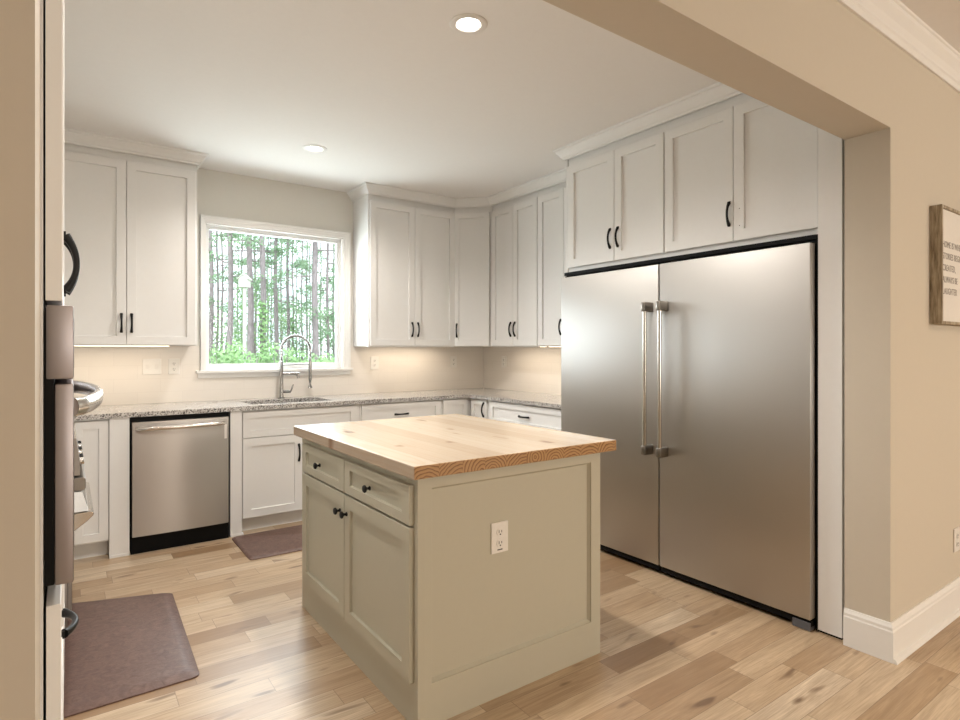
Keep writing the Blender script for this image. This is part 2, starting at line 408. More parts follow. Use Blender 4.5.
m = MB(); FX0, FX1, FZ0, FZ1 = WX0 + .008, WX1 - .008, WZ0 + .004, WZ1 - .012; fw = .032
for k_, (ins, y0, y1) in enumerate(((0, .045, .10), (.010, .055, .09))):
    a0, a1, c0, c1 = FX0 + ins, FX1 - ins, FZ0 + ins, FZ1 - ins; w_ = .014 if k_ == 0 else .022
    wb(m, a0, a0 + w_, YW + y0, YW + y1, c0, c1); wb(m, a1 - w_, a1, YW + y0, YW + y1, c0, c1); wb(m, a0 + w_, a1 - w_, YW + y0, YW + y1, c0, c0 + w_ + .018); wb(m, a0 + w_, a1 - w_, YW + y0, YW + y1, c1 - w_, c1)
m.build('frame', M['vinyl'], win)
m = MB(); wb(m, FX0 + .024, FX1 - .024, YW + .068, YW + .072, FZ0 + .03, FZ1 - .02); m.build('pane', M['glass'], win)
for i, wx in enumerate((2.3, 5.2)):
    w2 = bpy.data.objects.new('window_%d' % (i + 2), None); COL.objects.link(w2); w2.location = (wx, -4.5, .85); struct(w2)  # unseen windows, put in to carry the fill lamps
    m = MB().box(-.95, -.9, 0, .02, -.05, 1.45).box(.9, .95, 0, .02, -.05, 1.45).box(-.9, .9, 0, .02, 1.4, 1.45).box(-.95, .95, 0, .05, -.05, 0).box(-.02, .02, -.06, -.03, 0, 1.4)
    m.build('casing', M['trim'], w2)

# ------------------------------------------------------------------ hardware shared by many cabinets
def bow_mesh():
    pts, rd = [], []
    Lh = .0595
    for i in range(25):
        t = -1 + 2 * i / 24
        pts.append((0, -.003 - .020 * (1 - abs(t) ** 2.2), t * Lh)); rd.append(.0062 + .0036 * abs(t) ** 3)
    m = MB().tube(pts, rd, 10)
    for sg in (-1, 1): m.box(-.0075, .0075, -.004, 0, sg * Lh - .008, sg * Lh + .008)
    return m.mesh('bow_handle', M['black'], True)
BOW = bow_mesh()
KNOB = MB().lathe([(0, 0), (.009, 0), (.009, .003), (.0055, .006), (.005, .012), (.009, .016), (.0145, .020), (.0155, .024), (.013, .028), (.006, .0305), (0, .031)], axis=(0, -1, 0), seg=24).mesh('knob', M['black'], True)
def bow(parent, x, z, y=-.02, horizontal=False): return link('handle', BOW, parent, (x, y, z), rot=(0, R(90) if horizontal else 0, 0))
def door(parent, x0, x1, z0, z1, mat, handle=None, name='door', st=.057, rail=None, hz=None, horiz=False, knob=None):
    d = MB().shaker(x0, x1, z0, z1, st=st, rail=rail).build(name, mat, parent)
    if handle is not None: bow(d, handle, hz, horizontal=horiz)
    if knob: link('knob', KNOB, d, (knob[0], -.02, knob[1]))
    return d
G = .0015

# ------------------------------------------------------------------ wall cabinets
def wall_cabinet(label, loc, rz, w, seams, handles, depth=.335, z0=ZU, z1=2.735, zd0=None, group='white wall cabinets', st=.057, zdt=ZD, rail=False):
    t = thing('wall_cabinet', label, 'cabinet', (loc[0], loc[1], z0), rz, group)
    MB().box(0, w, .0, depth, 0, z1 - z0).build('body', M['cabinet'], t)
    if rail: MB().box(.001, w - .001, .0, .018, -.007, 0).build('light_rail', M['cabinet'], t)
    d0 = (zd0 or z0 + .004) - z0
    for (a, b), h in zip(zip(seams, seams[1:]), handles):
        door(t, a + G, b - G, d0, zdt - z0, M['cabinet'], h, hz=d0 + .148, st=st)
    return t
# left of the window: two doors in view
wall_cabinet('white two-door wall cabinet left of the window', (-.125, YU + .02), 0, .899, (.012, .455, .888), (.455 - .03, .455 + .03), depth=YW - YU - .022)
cornerleft = wall_cabinet('white wall cabinet in the far left corner behind the oven tower', (XL + .002, YU + .02), 0, .50, (.0, .49), (None,), depth=YW - YU - .022)
# right of the window
wall_cabinet('white two-door wall cabinet right of the window', (2.122, YU + .02), 0, .888, (.012, .451, .884), (.451 - .03, .451 + .03), depth=YW - YU - .022, rail=True)
# diagonal corner cabinet
t = thing('corner_wall_cabinet', 'narrow angled wall cabinet with one door in the corner', 'cabinet', (3.011, YU + .02, ZU), -47.2, 'white wall cabinets')
import mathutils
def to_local(t, pts):
    c_, s_ = math.cos(-t.rotation_euler.z), math.sin(-t.rotation_euler.z)
    return [((x - t.location.x) * c_ - (y - t.location.y) * s_, (x - t.location.x) * s_ + (y - t.location.y) * c_) for x, y in pts]
dl = math.hypot(XU - 3.011, YU - 4.389)
MB().prism(to_local(t, [(3.0115, YU + .021), (3.0115, YW - .002), (XW - .010, YW - .002), (XW - .010, 4.390), (XU + .021, 4.390)]), 0, 2.735 - ZU).build('body', M['cabinet'], t)
door(t, -.004, dl - .002, .004, ZD - ZU, M['cabinet'], .028, hz=.152, st=.05)
# right wall
wall_cabinet('white two-door wall cabinet right of the angled corner cabinet', (XU + .02, 4.388), -90, .654, (.004, .328, .652), (.328 - .03, .328 + .03), depth=XW - XU - .022, rail=True)
wall_cabinet('white wall cabinet beside the left fridge', (XU + .02, 3.732), -90, .690, (.004, .322, .686), (.322 - .03, None), depth=XW - XU - .022)
# over the fridges
XC = 2.887
c1 = wall_cabinet('high two-door cabinet over the left fridge', (XC + .02, 3.004), -90, .824, (.010, .438, .822), (.438 - .033, .438 + .033), depth=XW - XC - .022, z0=1.862, zd0=1.895, group='cabinets over the fridges')
c2 = wall_cabinet('high two-door cabinet over the right fridge, one handle missing', (XC + .02, 2.179), -90, .872, (.002, .439, .868), (.439 - .022, None), depth=XW - XC - .022, z0=1.862, zd0=1.895, group='cabinets over the fridges')
dd = [o for o in c2.children if o.name.startswith('door')][1]
for zz in (.110, .200): MB().lathe([(0, 0), (.0028, 0), (.0028, .0006), (0, .0006)], (.439 + .036, -.0200, zz), (0, -1, 0), 10).build('screw_hole', M['slot'], dd)
# fridge enclosure panels
t = thing('tall_end_panel', 'tall white filler panel between the right fridge and the opening', 'panel', (2.856, 1.194, 0))
MB().box(0, .73, 0, .103, .012, ZC - .13).build('panel', M['cabinet'], t); MB().box(.01, .72, .004, .099, 0, .012).build('base_shim', M['dark'], t)
tag(MB().box(2.90, XW - .001, 3.006, 3.020, 0, ZC - .01).build('tall_side_panel', M['cabinet']), 'tall white side panel between the left fridge and the worktop', 'panel')

# under-cabinet light strips
def led(label, x0, x1, y0, y1):
    t = thing('under_cabinet_light', label, 'light', ((x0 + x1) / 2, (y0 + y1) / 2, ZU - .006), 0, 'light strips under the wall cabinets')
    hx, hy = (x1 - x0) / 2, (y1 - y0) / 2
    MB().box(-hx, hx, -hy, hy, .002, .006).build('housing', M['plate'], t); MB().box(-hx + .004, hx - .004, -hy + .004, hy - .004, 0, .002).build('diffuser', M['led'], t)
    l = lamp('under_cabinet_lamp', 'AREA', ((x0 + x1) / 2, (y0 + y1) / 2, ZU - .008), LEDW * max(hx, hy) * 2, (1, .85, .68), shape='RECTANGLE', size=hx * 2, size_y=hy * 2)
LEDW = 1.7
led('glowing strip light under the left wall cabinet', -.10, .60, 4.70, 4.74)
led('glowing strip light under the cabinet right of the window', 2.25, 2.95, 4.78, 4.82)
led('glowing strip light under the cabinet beside the left fridge', 3.34, 3.38, 3.10, 3.70)
led('strip light under the right wall cabinet next to the corner', 3.36, 3.40, 3.78, 4.34)

# ------------------------------------------------------------------ base cabinets
def base_cabinet(label, loc, rz, w, depth=.61, sink=False, name='base_cabinet'):
    t = thing(name, label, 'cabinet', (loc[0], loc[1], 0), rz, 'white base cabinets')
    m = MB().box(0, w, 0, depth, .105, .66 if sink else CT0 - .001)
    if sink: m.box(0, w, 0, .025, .66, CT0 - .001).box(0, .018, .025, depth, .66, CT0 - .001).box(w - .018, w, .025, depth, .66, CT0 - .001)
    m.build('body', M['cabinet'], t)
    MB().box(0, w, .07, depth, 0, .105).build('toe_kick', M['cabinet'], t)
    return t
BD = YW - YF - .032
YB = YF + .02
def foot_panel(t, x0, x1, y1=.2):
    o = MB().box(x0, x1, -.030, y1, .0, CT0 - .001).build('filler_panel', M['cabinet'], t)
    MB().box(x0, x1 + (.012 if x0 < 0 else 0), -.036, .05, 0, .016).build('foot_trim', M['cabinet'], o)
t = base_cabinet('white base cabinet left of the dishwasher', (XL + .01, YB), 0, .834, BD)
door(t, .648, .832, .115, CT0 - .012, M['cabinet'], st=.05); door(t, .01, .64, .115, CT0 - .012, M['cabinet'])
foot_panel(t, .836, .945)
t = base_cabinet('white sink base cabinet right of the dishwasher', (1.010, YB), 0, .905, BD, True)
foot_panel(t, -.076, -.001)
MB().shaker(.010, .872, .686, .872, st=.05, rail=.045).build('false_drawer_front', M['cabinet'], t)
door(t, .010, .438, .112, .680, M['cabinet'], .410, hz=.545); door(t, .442, .872, .112, .680, M['cabinet'], .470, hz=.545)
t = base_cabinet('white drawer base behind the island', (1.917, YB), 0, .766, BD)
for z0, z1 in ((.686, .872), (.40, .680), (.112, .394)):
    door(t, .012, .752, z0, z1, M['cabinet'], .368, 'drawer', .05, .045, hz=z1 - .012 if False else (z0 + z1) / 2, horiz=True)
t = base_cabinet('white corner base cabinet with two narrow doors', (2.685, YB), 0, .893, BD)
MB().shaker(.012, .268, .112, .872, st=.045).build('door', M['cabinet'], t)
# right run
RB = XW - XF - .032
t = base_cabinet('narrow white base cabinet next to the corner on the right wall', (XF + .02, YB - .022), -90, .262, RB)
door(t, .02, .256, .112, .872, M['cabinet'], .215, hz=.79, st=.045)
t = base_cabinet('white drawer base on the right wall beside the left fridge', (XF + .02, 4.086), -90, 1.062, RB)
for z0, z1 in ((.686, .872), (.40, .680), (.112, .394)):
    door(t, .03, 1.03, z0, z1, M['cabinet'], .50, 'drawer', .05, .045, hz=(z0 + z1) / 2, horiz=True)

# worktop of speckled granite, cut for the sink, in one L
SKX0, SKX1, SKY0, SKY1 = 1.10, 1.72, 4.45, 4.80
m = MB()
for a, b, c_, d in grid_slab((XL + .003, XW - .009), (YF - .025, YW - .009), [(SKX0, SKX1, SKY0, SKY1)]): m.box(a, b, c_, d, CT0, CT1)
m.box(XF - .025, XW - .009, 3.022, YF - .025, CT0, CT1)
m.box(XL + .003, -.002, 4.064, YF - .025, CT0, CT1)
bmesh.ops.remove_doubles(m.bm, verts=m.bm.verts, dist=.0001)
tag(m.build('granite_countertop', M['granite']), 'speckled grey granite worktop along the back and right walls', 'countertop')
# left run of base cabinets beyond the range, almost hidden
t = base_cabinet('white base cabinet in the left corner past the range', (-.025, 4.064), 90, .26, .58)
door(t, .01, .25, .112, .872, M['cabinet'])
t = base_cabinet('white base cabinet between oven tower and range', (-.03, 1.956), 90, 1.338, .58)
door(t, .004, .667, .112, .872, M['cabinet']); door(t, .670, 1.334, .112, .872, M['cabinet'])
tag(MB().box(XL + .003, -.005, 1.954, 3.295, CT0, CT1).build('granite_worktop', M['granite']), 'short granite worktop between oven tower and range', 'countertop')

# sink and faucet
t = thing('kitchen_sink', 'undermount steel sink set in the granite below the window', 'sink', ((SKX0 + SKX1) / 2, (SKY0 + SKY1) / 2, .70))
a, b = (SKX1 - SKX0) / 2 - .001, (SKY1 - SKY0) / 2 - .001
m = MB().box(-a, a, -b, -b + .004, 0, .184).box(-a, a, b - .004, b, 0, .184).box(-a, -a + .004, -b, b, 0, .184).box(a - .004, a, -b, b, 0, .184).box(-a, a, -b, b, -.004, 0)
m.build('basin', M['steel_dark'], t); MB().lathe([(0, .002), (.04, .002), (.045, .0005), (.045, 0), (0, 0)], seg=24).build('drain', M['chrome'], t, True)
t = thing('kitchen_faucet', 'tall arched steel spring faucet behind the sink', 'faucet', (1.444, 4.87, CT1))
MB().lathe([(0, 0), (.026, 0), (.026, .006), (.018, .012), (.0155, .03), (.0155, .10), (.0145, .105), (.0145, .30), (.012, .305), (0, .305)], seg=20).build('riser', M['chrome'], t, True)
pts, rd = [], []
for i in range(97):
    u = i / 96
    if u < .22: p = (0, 0, .30 + .10 * u / .22)
    elif u < .78: an = PI - (u - .22) / .56 * PI; p = (.117 + .117 * math.cos(an), -.02 * (1 - math.cos((u - .22) / .56 * PI)) / 2, .40 + .118 * math.sin(an))
    else: p = (.234, -.02, .40 - .10 * (u - .78) / .22)
    pts.append(p); rd.append(.0115 + (.0016 if i % 2 else -.0014))
MB().tube(pts, rd, 10).build('spring_hose', M['chrome'], t, True)
MB().lathe([(0, .31), (.013, .31), (.014, .25), (.012, .20), (.0135, .15), (.010, .135), (.008, .11), (.017, .09), (.019, .078), (0, .078)], (.234, -.02, 0), seg=16).build('spray_head', M['chrome'], t, True)
MB().tube([(0, 0, .275), (.12, -.01, .282), (.234, -.02, .275)], .0045, 8).build('docking_arm', M['chrome'], t, True)
MB().tube([(0, 0, .205), (.135, -.03, .205), (.138, -.031, .203)], .0105, 12).tube([(.128, -.029, .205), (.128, -.029, .165)], .010, 12).build('spout', M['chrome'], t, True)
MB().tube([(.01, 0, .055), (.07, -.02, .055)], .0125, 12).tube([(.066, -.019, .055), (.075, -.022, .068), (.09, -.026, .115)], [.009, .007, .005], 10).build('lever', M['chrome'], t, True)

# ------------------------------------------------------------------ dishwasher
DX0, DX1 = .329, .926
t = thing('dishwasher', 'stainless steel dishwasher under the granite worktop', 'dishwasher', (DX0, YF, 0))
w = DX1 - DX0
MB().box(.002, w - .002, .010, .58, .10, .872).box(.0, w, -.005, .012, .853, .880).box(.0, .008, -.008, .012, .10, .853).box(w - .006, w, -.008, .012, .10, .853).build('tub', M['dark'], t)
m = MB(); k = 14; prof = []
for i in range(k + 1):
    xx = .010 + (w - .018) * i / k; prof.append((xx, -.028 - .007 * math.sin(PI * i / k)))
m.prism(prof + [(w - .008, .008), (.010, .008)], .112, .850); m.build('door', M['steel_soft'], t, True)
pts = []
for i in range(17):
    u = i / 16; pts.append((.036 + (w - .074) * u, -.062 - .014 * math.sin(PI * u) + (.026 if i in (0, 16) else 0), .808))
MB().tube(pts, .0135, 12, flat=((0, 1, 0), .55)).build('handle', M['steel_v'], t, True)
MB().box(.004, w - .004, .03, .56, .0, .112).box(.004, w - .004, -.012, .03, .0, .108).build('toe_panel', M['dark'], t)
MB().box(w - .036, w - .020, -.0305, -.0285, .70, .80).build('badge', M['plate'], t, label='pale sticker at upper right')

# ------------------------------------------------------------------ twin fridges
def fridge(label, y_hi, y_lo, hinge_far):
    t = thing('refrigerator', label, 'refrigerator', (2.818, y_hi, 0), -90, 'pair of steel fridges')
    w = y_hi - y_lo
    MB().box(.002, w - .002, .055, .72, .03, 1.835).build('case', M['dark'], t)
    MB().box(.002, w - .002, .0, .052, .055, 1.818).build('door', M['steel'], t, True, bevel=.004)
    MB().box(.003, w - .003, .012, .055, .022, .048).build('kick_grille', M['dark'], t)
    hx = w - .050 if hinge_far else .050
    h = MB().tube([(hx, -.062, .735), (hx, -.062, 1.565)], .0125, 16).build('handle', M['steel_v'], t, True)
    for z0, z1 in ((.702, .758), (1.540, 1.597)):
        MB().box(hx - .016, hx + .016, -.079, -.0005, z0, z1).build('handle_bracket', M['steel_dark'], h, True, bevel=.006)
    return t, w
f1, w1 = fridge('left one of the two tall stainless steel fridges, beside the island corner', 2.990, 2.166, True)
f2, w2 = fridge('right one of the two tall stainless steel fridges, beside the filler panel', 2.160, 1.313, False)
MB().box(w2 - .085, w2 - .004, .004, .06, .004, .040).build('foot', M['grey_plastic'], f2)
MB().box(.004, .085, .004, .06, .004, .040).build('foot', M['grey_plastic'], f1)
m = MB().box(2.862, 2.90, 1.299, 1.310, .0, 1.858).box(2.862, 2.90, 1.312, 3.002, 1.838, 1.859).box(2.874, 2.90, 2.9915, 3.003, .0, 1.835)
tag(m.build('fridge_trim', M['dark']), 'black trim surround framing both fridges', 'trim')

# ------------------------------------------------------------------ island
IX0, IX1, IY0, IY1 = .985, 1.889, 1.757, 2.966
t = thing('kitchen_island', 'greige painted island cabinet with two drawers and two doors', 'island', (IX0, IY1, 0), -90)
LY, LX = IY1 - IY0, IX1 - IX0      # local x runs toward the camera, local y away from the drawers
IT = .878
MB().box(0, LY - .022, 0.0, LX, .0, IT).build('body', M['island'], t)
# near end: stile and rail frame around a recessed panel (local x = LY side)
m = MB()
e0 = LY - .0219
for a0, a1, z0, z1 in ((0, .056, 0, IT), (LX - .056, LX, 0, IT), (.056, LX - .056, 0, .149), (.056, LX - .056, .834, IT)): m.box(e0, LY, a0, a1, z0, z1)
m.build('end_frame', M['island'], t)
m = MB(); A = [(.056, .149), (LX - .056, .149), (LX - .056, .834), (.056, .834)]; B = [(.066, .159), (LX - .066, .159), (LX - .066, .824), (.066, .824)]
va = [m.bm.verts.new((LY - .0045, a, z)) for a, z in A]; vb = [m.bm.verts.new((LY - .0165, a, z)) for a, z in B]
for j in range(4): m.bm.faces.new((va[j], va[(j + 1) % 4], vb[(j + 1) % 4], vb[j]))
m.bm.faces.new(vb); m.build('end_panel', M['island'], t)
for (a, b, kx) in ((.060, .599, .313), (.606, 1.183, .864)):
    door(t, a, b, .707, .846, M['island'], name='drawer', st=.055, rail=.036, knob=(kx, .776))
door(t, .060, .599, .158, .698, M['island'], st=.055, knob=(.600 - .040, .621)); door(t, .606, 1.183, .158, .698, M['island'], st=.055, knob=(.604 + .028, .621))
m = MB().box(0, 1.000, 0, 1.276, 0, .047)
o = m.build('butcher_block_top', M['block'], None, bevel=.004, loc=(.948, 1.716, .879))
tag(o, 'pine butcher block top with ringed end grain on the island', 'countertop')

# ------------------------------------------------------------------ outlets and switches
def outlet(label, loc, rz, w=.078, duplex=True, badge=False):
    t = thing('outlet' if duplex else 'light_switch', label, 'outlet' if duplex else 'light switch', loc, rz, None)
    MB().box(-w / 2, w / 2, -.006, 0, -.0585, .0585).build('plate', M['plate'], t, bevel=.002)
    if duplex:
        for zz in (.021, -.021):
            r_ = MB().prism([(.0165 * math.cos(a_ / 20 * 2 * PI), zz + max(-.0135, min(.0135, .0165 * math.sin(a_ / 20 * 2 * PI)))) for a_ in range(20)], -.0085, -.006, 'y').build('receptacle', M['plate'], t)
            MB().box(-.0075, -.0050, -.0092, -.0085, zz - .003, zz + .008).box(.0050, .0075, -.0092, -.0085, zz - .002, zz + .007).box(-.0028, .0028, -.0092, -.0085, zz - .011, zz - .006).build('slots', M['slot'], r_)
        if badge: MB().box(-.012, .012, -.0068, -.006, -.048, -.044).build('marking', M['slot'], t)
    else:
        for xx in (-w / 4, w / 4): MB().prism([(-.0075, -.018), (-.0085, .018), (-.012, .018), (-.0085, -.018)], xx - .011, xx + .011, 'x').build('rocker', M['plate'], t)
    return t
outlet('white duplex outlet on the near end of the island', (1.349, 1.7735 - .0001, .600), 0, .080, True, True)
outlet('white two-gang switch plate on the backsplash left of the window', (.517, YW - .0085, 1.190), 0, .122, False)
outlet('white outlet on the backsplash just left of the window', (.664, YW - .0085, 1.190), 0)
outlet('white outlet on the backsplash right of the window', (2.329, YW - .0085, 1.195), 0)
outlet('white outlet on the backsplash under the angled corner cabinet', (3.20, YW - .0085, 1.195), 0)
outlet('white outlet on the backsplash of the right wall', (XW - .0085, 4.62, 1.195), -90)
outlet('white outlet low on the beige wall at the right edge', (3.65, YN0 - .0005, .362), 0)

# ------------------------------------------------------------------ oven tower at the left
TY0, TY1 = 1.192, 1.950
t = thing('oven_tower', 'tall white cabinet around the built-in oven at the left edge', 'cabinet', (-.0325, TY0, 0), 90)
tw = TY1 - TY0
m = MB().box(0, .018, 0, .59, .0, 2.735).box(tw - .018, tw, 0, .59, 0, 2.735).box(.018, tw - .018, .57, .59, 0, 2.735).box(.018, tw - .018, 0, .57, .10, .885).box(.018, tw - .018, 0, .57, 1.402, 2.735)
m.build('body', M['cabinet'], t)
for a, b, hx in ((.008, .377, .377 - .028), (.381, .750, .381 + .028)): 
    d = MB().shaker(a, b, 1.400, ZD, t=.023, y=-.003).build('door', M['cabinet'], t)
    bow(d, hx, 1.505, y=-.026)
d = MB().shaker(.006, .752, .53, .893, t=.020, y=-.004).build('drawer', M['cabinet'], t); bow(d, .377, .718, y=-.024, horizontal=True)
d = MB().shaker(.006, .752, .115, .524, t=.020, y=-.004).build('drawer', M['cabinet'], t); bow(d, .377, .33, y=-.024, horizontal=True)

t = thing('wall_oven', 'stainless steel built-in oven with curved bar handle, seen edge-on', 'oven', (-.0295, TY0 + .004, .90), 90)
ow = tw - .008
MB().box(.018, ow - .018, .006, .52, .02, .497).box(.004, ow - .004, -.0115, .0015, .026, .488).build('case', M['dark'], t)
def bowed(z0, z1, y0, bulge):
    m = MB(); pr = []
    for i in range(9):
        xx = .002 + (ow - .004) * i / 8; pr.append((xx, y0 - bulge * math.sin(PI * i / 8)))
    return m.prism(pr + [(ow - .002, -.012), (.002, -.012)], z0, z1)
MB().box(.002, ow - .002, -.0385, -.0, .368, .4925).build('control_panel', M['steel_oven'], t, True, bevel=.004)
MB().box(.10, ow - .10, -.0395, -.0384, .385, .475).build('display', M['glass_black'], t)
MB().box(.002, ow - .002, -.0385, -.0118, .024, .361).build('door', M['steel_oven'], t, True, bevel=.004)
MB().box(.09, ow - .09, -.0395, -.0384, .06, .27).build('door_window', M['glass_black'], t)
pts, rd = [], []
for i in range(33):
    u = i / 32; s_ = math.sin(PI * u)
    pts.append((.035 + (ow - .07) * u, -.038 - .048 * s_ ** .6, .318)); rd.append(.0165)
MB().tube(pts, rd, 14, flat=((0, 1, 0), .55)).build('handle', M['steel_v'], t, True)

# ------------------------------------------------------------------ range beyond the tower
RY0, RY1 = 3.30, 4.06
t = thing('kitchen_range', 'steel range past the oven tower, only its knobs and projecting front showing', 'stove', (0, RY0, 0), 90)
rw = RY1 - RY0
MB().box(.003, rw - .003, .0, .62, .02, .905).build('body', M['steel_soft'], t)
MB().box(.001, rw - .001, -.026, .62, .905, .945).build('cooktop', M['vinyl'], t, bevel=.003)
def front(name, pts, mat_, x0=.004, x1=None, **kw): return MB().prism([(-o_, z_) for o_, z_ in pts], x0, x1 or rw - .004, 'x').build(name, mat_, t, **kw)
front('control_panel', [(0, .903), (.033, .903), (.047, .800), (.049, .730), (0, .730)], M['steel_soft'])
for i in range(6):
    kx = .07 + i * (rw - .14) / 5
    MB().lathe([(0, 0), (.022, 0), (.022, .004), (.018, .006), (.016, .017), (.014, .019), (0, .019)], (kx, -.046, .785), (0, -1, .12), 20).build('knob', M['black'] if i % 2 else M['steel_v'], t, True)
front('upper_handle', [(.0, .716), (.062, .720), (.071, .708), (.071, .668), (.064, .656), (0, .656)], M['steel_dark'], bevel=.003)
front('oven_door', [(0, .652), (.056, .652), (.081, .558), (0, .558)], M['vinyl'])
front('oven_window', [(.050, .640), (.0605, .640), (.0785, .570), (.07, .570)], M['glass_black'], .05, rw - .05)
front('lower_handle', [(0, .553), (.092, .553), (.103, .546), (.100, .534), (.075, .508), (.030, .474), (0, .466)], M['steel_v'], bevel=.002)
MB().box(.006, rw - .006, -.018, .0, .06, .460).build('lower_door', M['steel_soft'], t, bevel=.003)

# ------------------------------------------------------------------ floor mats
def mat(label, pts, h=.022, ins=.046, loc=(0, 0, 0)):
    m = MB(); cx_ = sum(p[0] for p in pts) / 4; cy_ = sum(p[1] for p in pts) / 4
    def rounded(d, r, z):
        out = []
        for i in range(4):
            p = Vector(pts[i]); a = (Vector(pts[i - 1]) - p).normalized(); b = (Vector(pts[(i + 1) % 4]) - p).normalized()
            q = p + (a + b) * d; rr_ = max(r - d * .3, .008)
            for j in range(5):
                t_ = j / 4; s0, s1 = q + a * rr_, q + b * rr_
                out.append((s0 * (1 - t_) ** 2 + q * 2 * t_ * (1 - t_) + s1 * t_ ** 2))
        return [m.bm.verts.new((v.x - cx_, v.y - cy_, z)) for v in out]
    rs = [rounded(0, .03, 0), rounded(0, .03, .005), rounded(ins * .5, .03, h * .72), rounded(ins, .03, h)]
    for a, b in zip(rs, rs[1:]):
        for j in range(len(a)): m.bm.faces.new((a[j], a[(j + 1) % len(a)], b[(j + 1) % len(b)], b[j]))
    m.bm.faces.new(rs[-1]); m.bm.faces.new(rs[0][::-1])
    o = m.build('kitchen_mat', M['mat'], None, True, loc=(cx_, cy_, .0005)); tag(o, label, 'mat', 'brown kitchen mats'); return o
mat('brown cushioned mat on the floor beside the oven tower at the left', [(-.045, 2.552), (.437, 2.562), (.462, 3.525), (-.02, 3.68)][::-1])
mat('brown mat on the floor below the sink, partly behind the island', [(.930, 3.785), (1.85, 3.785), (1.85, 4.31), (.930, 4.31)], .016, .02)

# ------------------------------------------------------------------ wall sign
t = thing('wall_sign', 'wood framed sign with printed words on the beige wall', 'sign', (3.288, YN0, 1.437))
sw, sh, sd = .80, .553, .049
m = MB().box(0, .016, -sd, 0, 0, sh).box(sw - .016, sw, -sd, 0, 0, sh).box(.016, sw - .016, -sd, 0, 0, .014).box(.016, sw - .016, -sd, 0, sh - .014, sh)
m.build('frame', M['frame_wood'], t, bevel=.002)
MB().box(.016, sw - .016, -sd + .010, -.004, .014, sh - .014).build('board', M['paper'], t)
for i, line in enumerate(('HOME IS WHERE', 'STORIES BEGIN', 'CREATED,', 'ALWAYS BE', 'LAUGHTER')):
    cu = bpy.data.curves.new('words', 'FONT'); cu.body = line; cu.size = .043; cu.extrude = .0004; cu.space_character = 1.06
    tmp = bpy.data.objects.new('words', cu); COL.objects.link(tmp); bpy.context.view_layer.update()
    me = bpy.data.meshes.new_from_object(tmp.evaluated_get(bpy.context.evaluated_depsgraph_get())); bpy.data.objects.remove(tmp); bpy.data.curves.remove(cu)
    me.materials.clear(); me.materials.append(M['ink'])
    for vv in me.vertices: vv.co.x *= .86
    link('lettering', me, t, (.040, -sd + .0094, .362 - i * .055), rot=(R(90), 0, 0))

# ------------------------------------------------------------------ recessed ceiling lights
CANW, CANW2 = 72, 15
def can(label, x, y, watt, group, tint=(1, .94, .88)):
    t = thing('recessed_light', label, 'ceiling light', (x, y, ZC), 0, group)
    MB().lathe([(.083, 0), (.083, -.003), (.078, -.006), (.056, -.005), (.052, 0), (.049, .03), (.0535, .03), (.0555, .0)], close=True).build('trim_ring', M['trim'], t, True)
    MB().lathe([(0, .020), (.049, .020), (.049, .026), (0, .026)]).build('lens', M['lens'], t, True)
    lamp('recessed_lamp', 'SPOT', (x, y, ZC - .01), watt, tint, spot_size=R(150), spot_blend=.6, shadow_soft_size=.06)
can('nearer recessed ceiling light above the island', *CANS[0], CANW, 'recessed kitchen lights'); can('farther recessed ceiling light in front of the window', *CANS[1], CANW, 'recessed kitchen lights')
can('added unseen ceiling light near the oven tower', *CANS[2], CANW, 'recessed kitchen lights')  # added out of view to brighten the right jamb of the opening
for i, (x, y) in enumerate(CANS2): can('added unseen ceiling light of the front room, %s row' % ('first' if i < 3 else 'second'), x, y, CANW2, 'added front room fill lights', (1, .74, .48))  # front room lights are unseen, added as warm fill

# ------------------------------------------------------------------ outdoors
rnd = random.Random(7)
struct(MB().box(-60, 90, 5.6, 130, -1.3, -.9).build('ground_outside', M['grass']))
TH = R(35.384)
def at(u, d, z=0):
    r_ = (u - 480) / 580.99; return (d * (r_ * math.cos(TH) + math.sin(TH)), d * (math.cos(TH) - r_ * math.sin(TH)))
def leaves(m, c_, r_, cnt, size):
    for _ in range(cnt):
        while True:
            p = Vector((rnd.uniform(-1, 1), rnd.uniform(-1, 1), rnd.uniform(-1, 1)))
            if p.length < 1: break
        p = Vector((c_[0] + p.x * r_[0], c_[1] + p.y * r_[1], c_[2] + p.z * r_[2]))
        a = Vector((rnd.gauss(0, 1), rnd.gauss(0, 1), rnd.gauss(0, 1))).normalized(); b = a.orthogonal().normalized(); s_ = size * rnd.uniform(.5, 1.3)
        vs = [m.bm.verts.new(p + a * s_), m.bm.verts.new(p + b * s_ * .45), m.bm.verts.new(p - a * s_), m.bm.verts.new(p - b * s_ * .45)]
        m.bm.faces.new(vs)
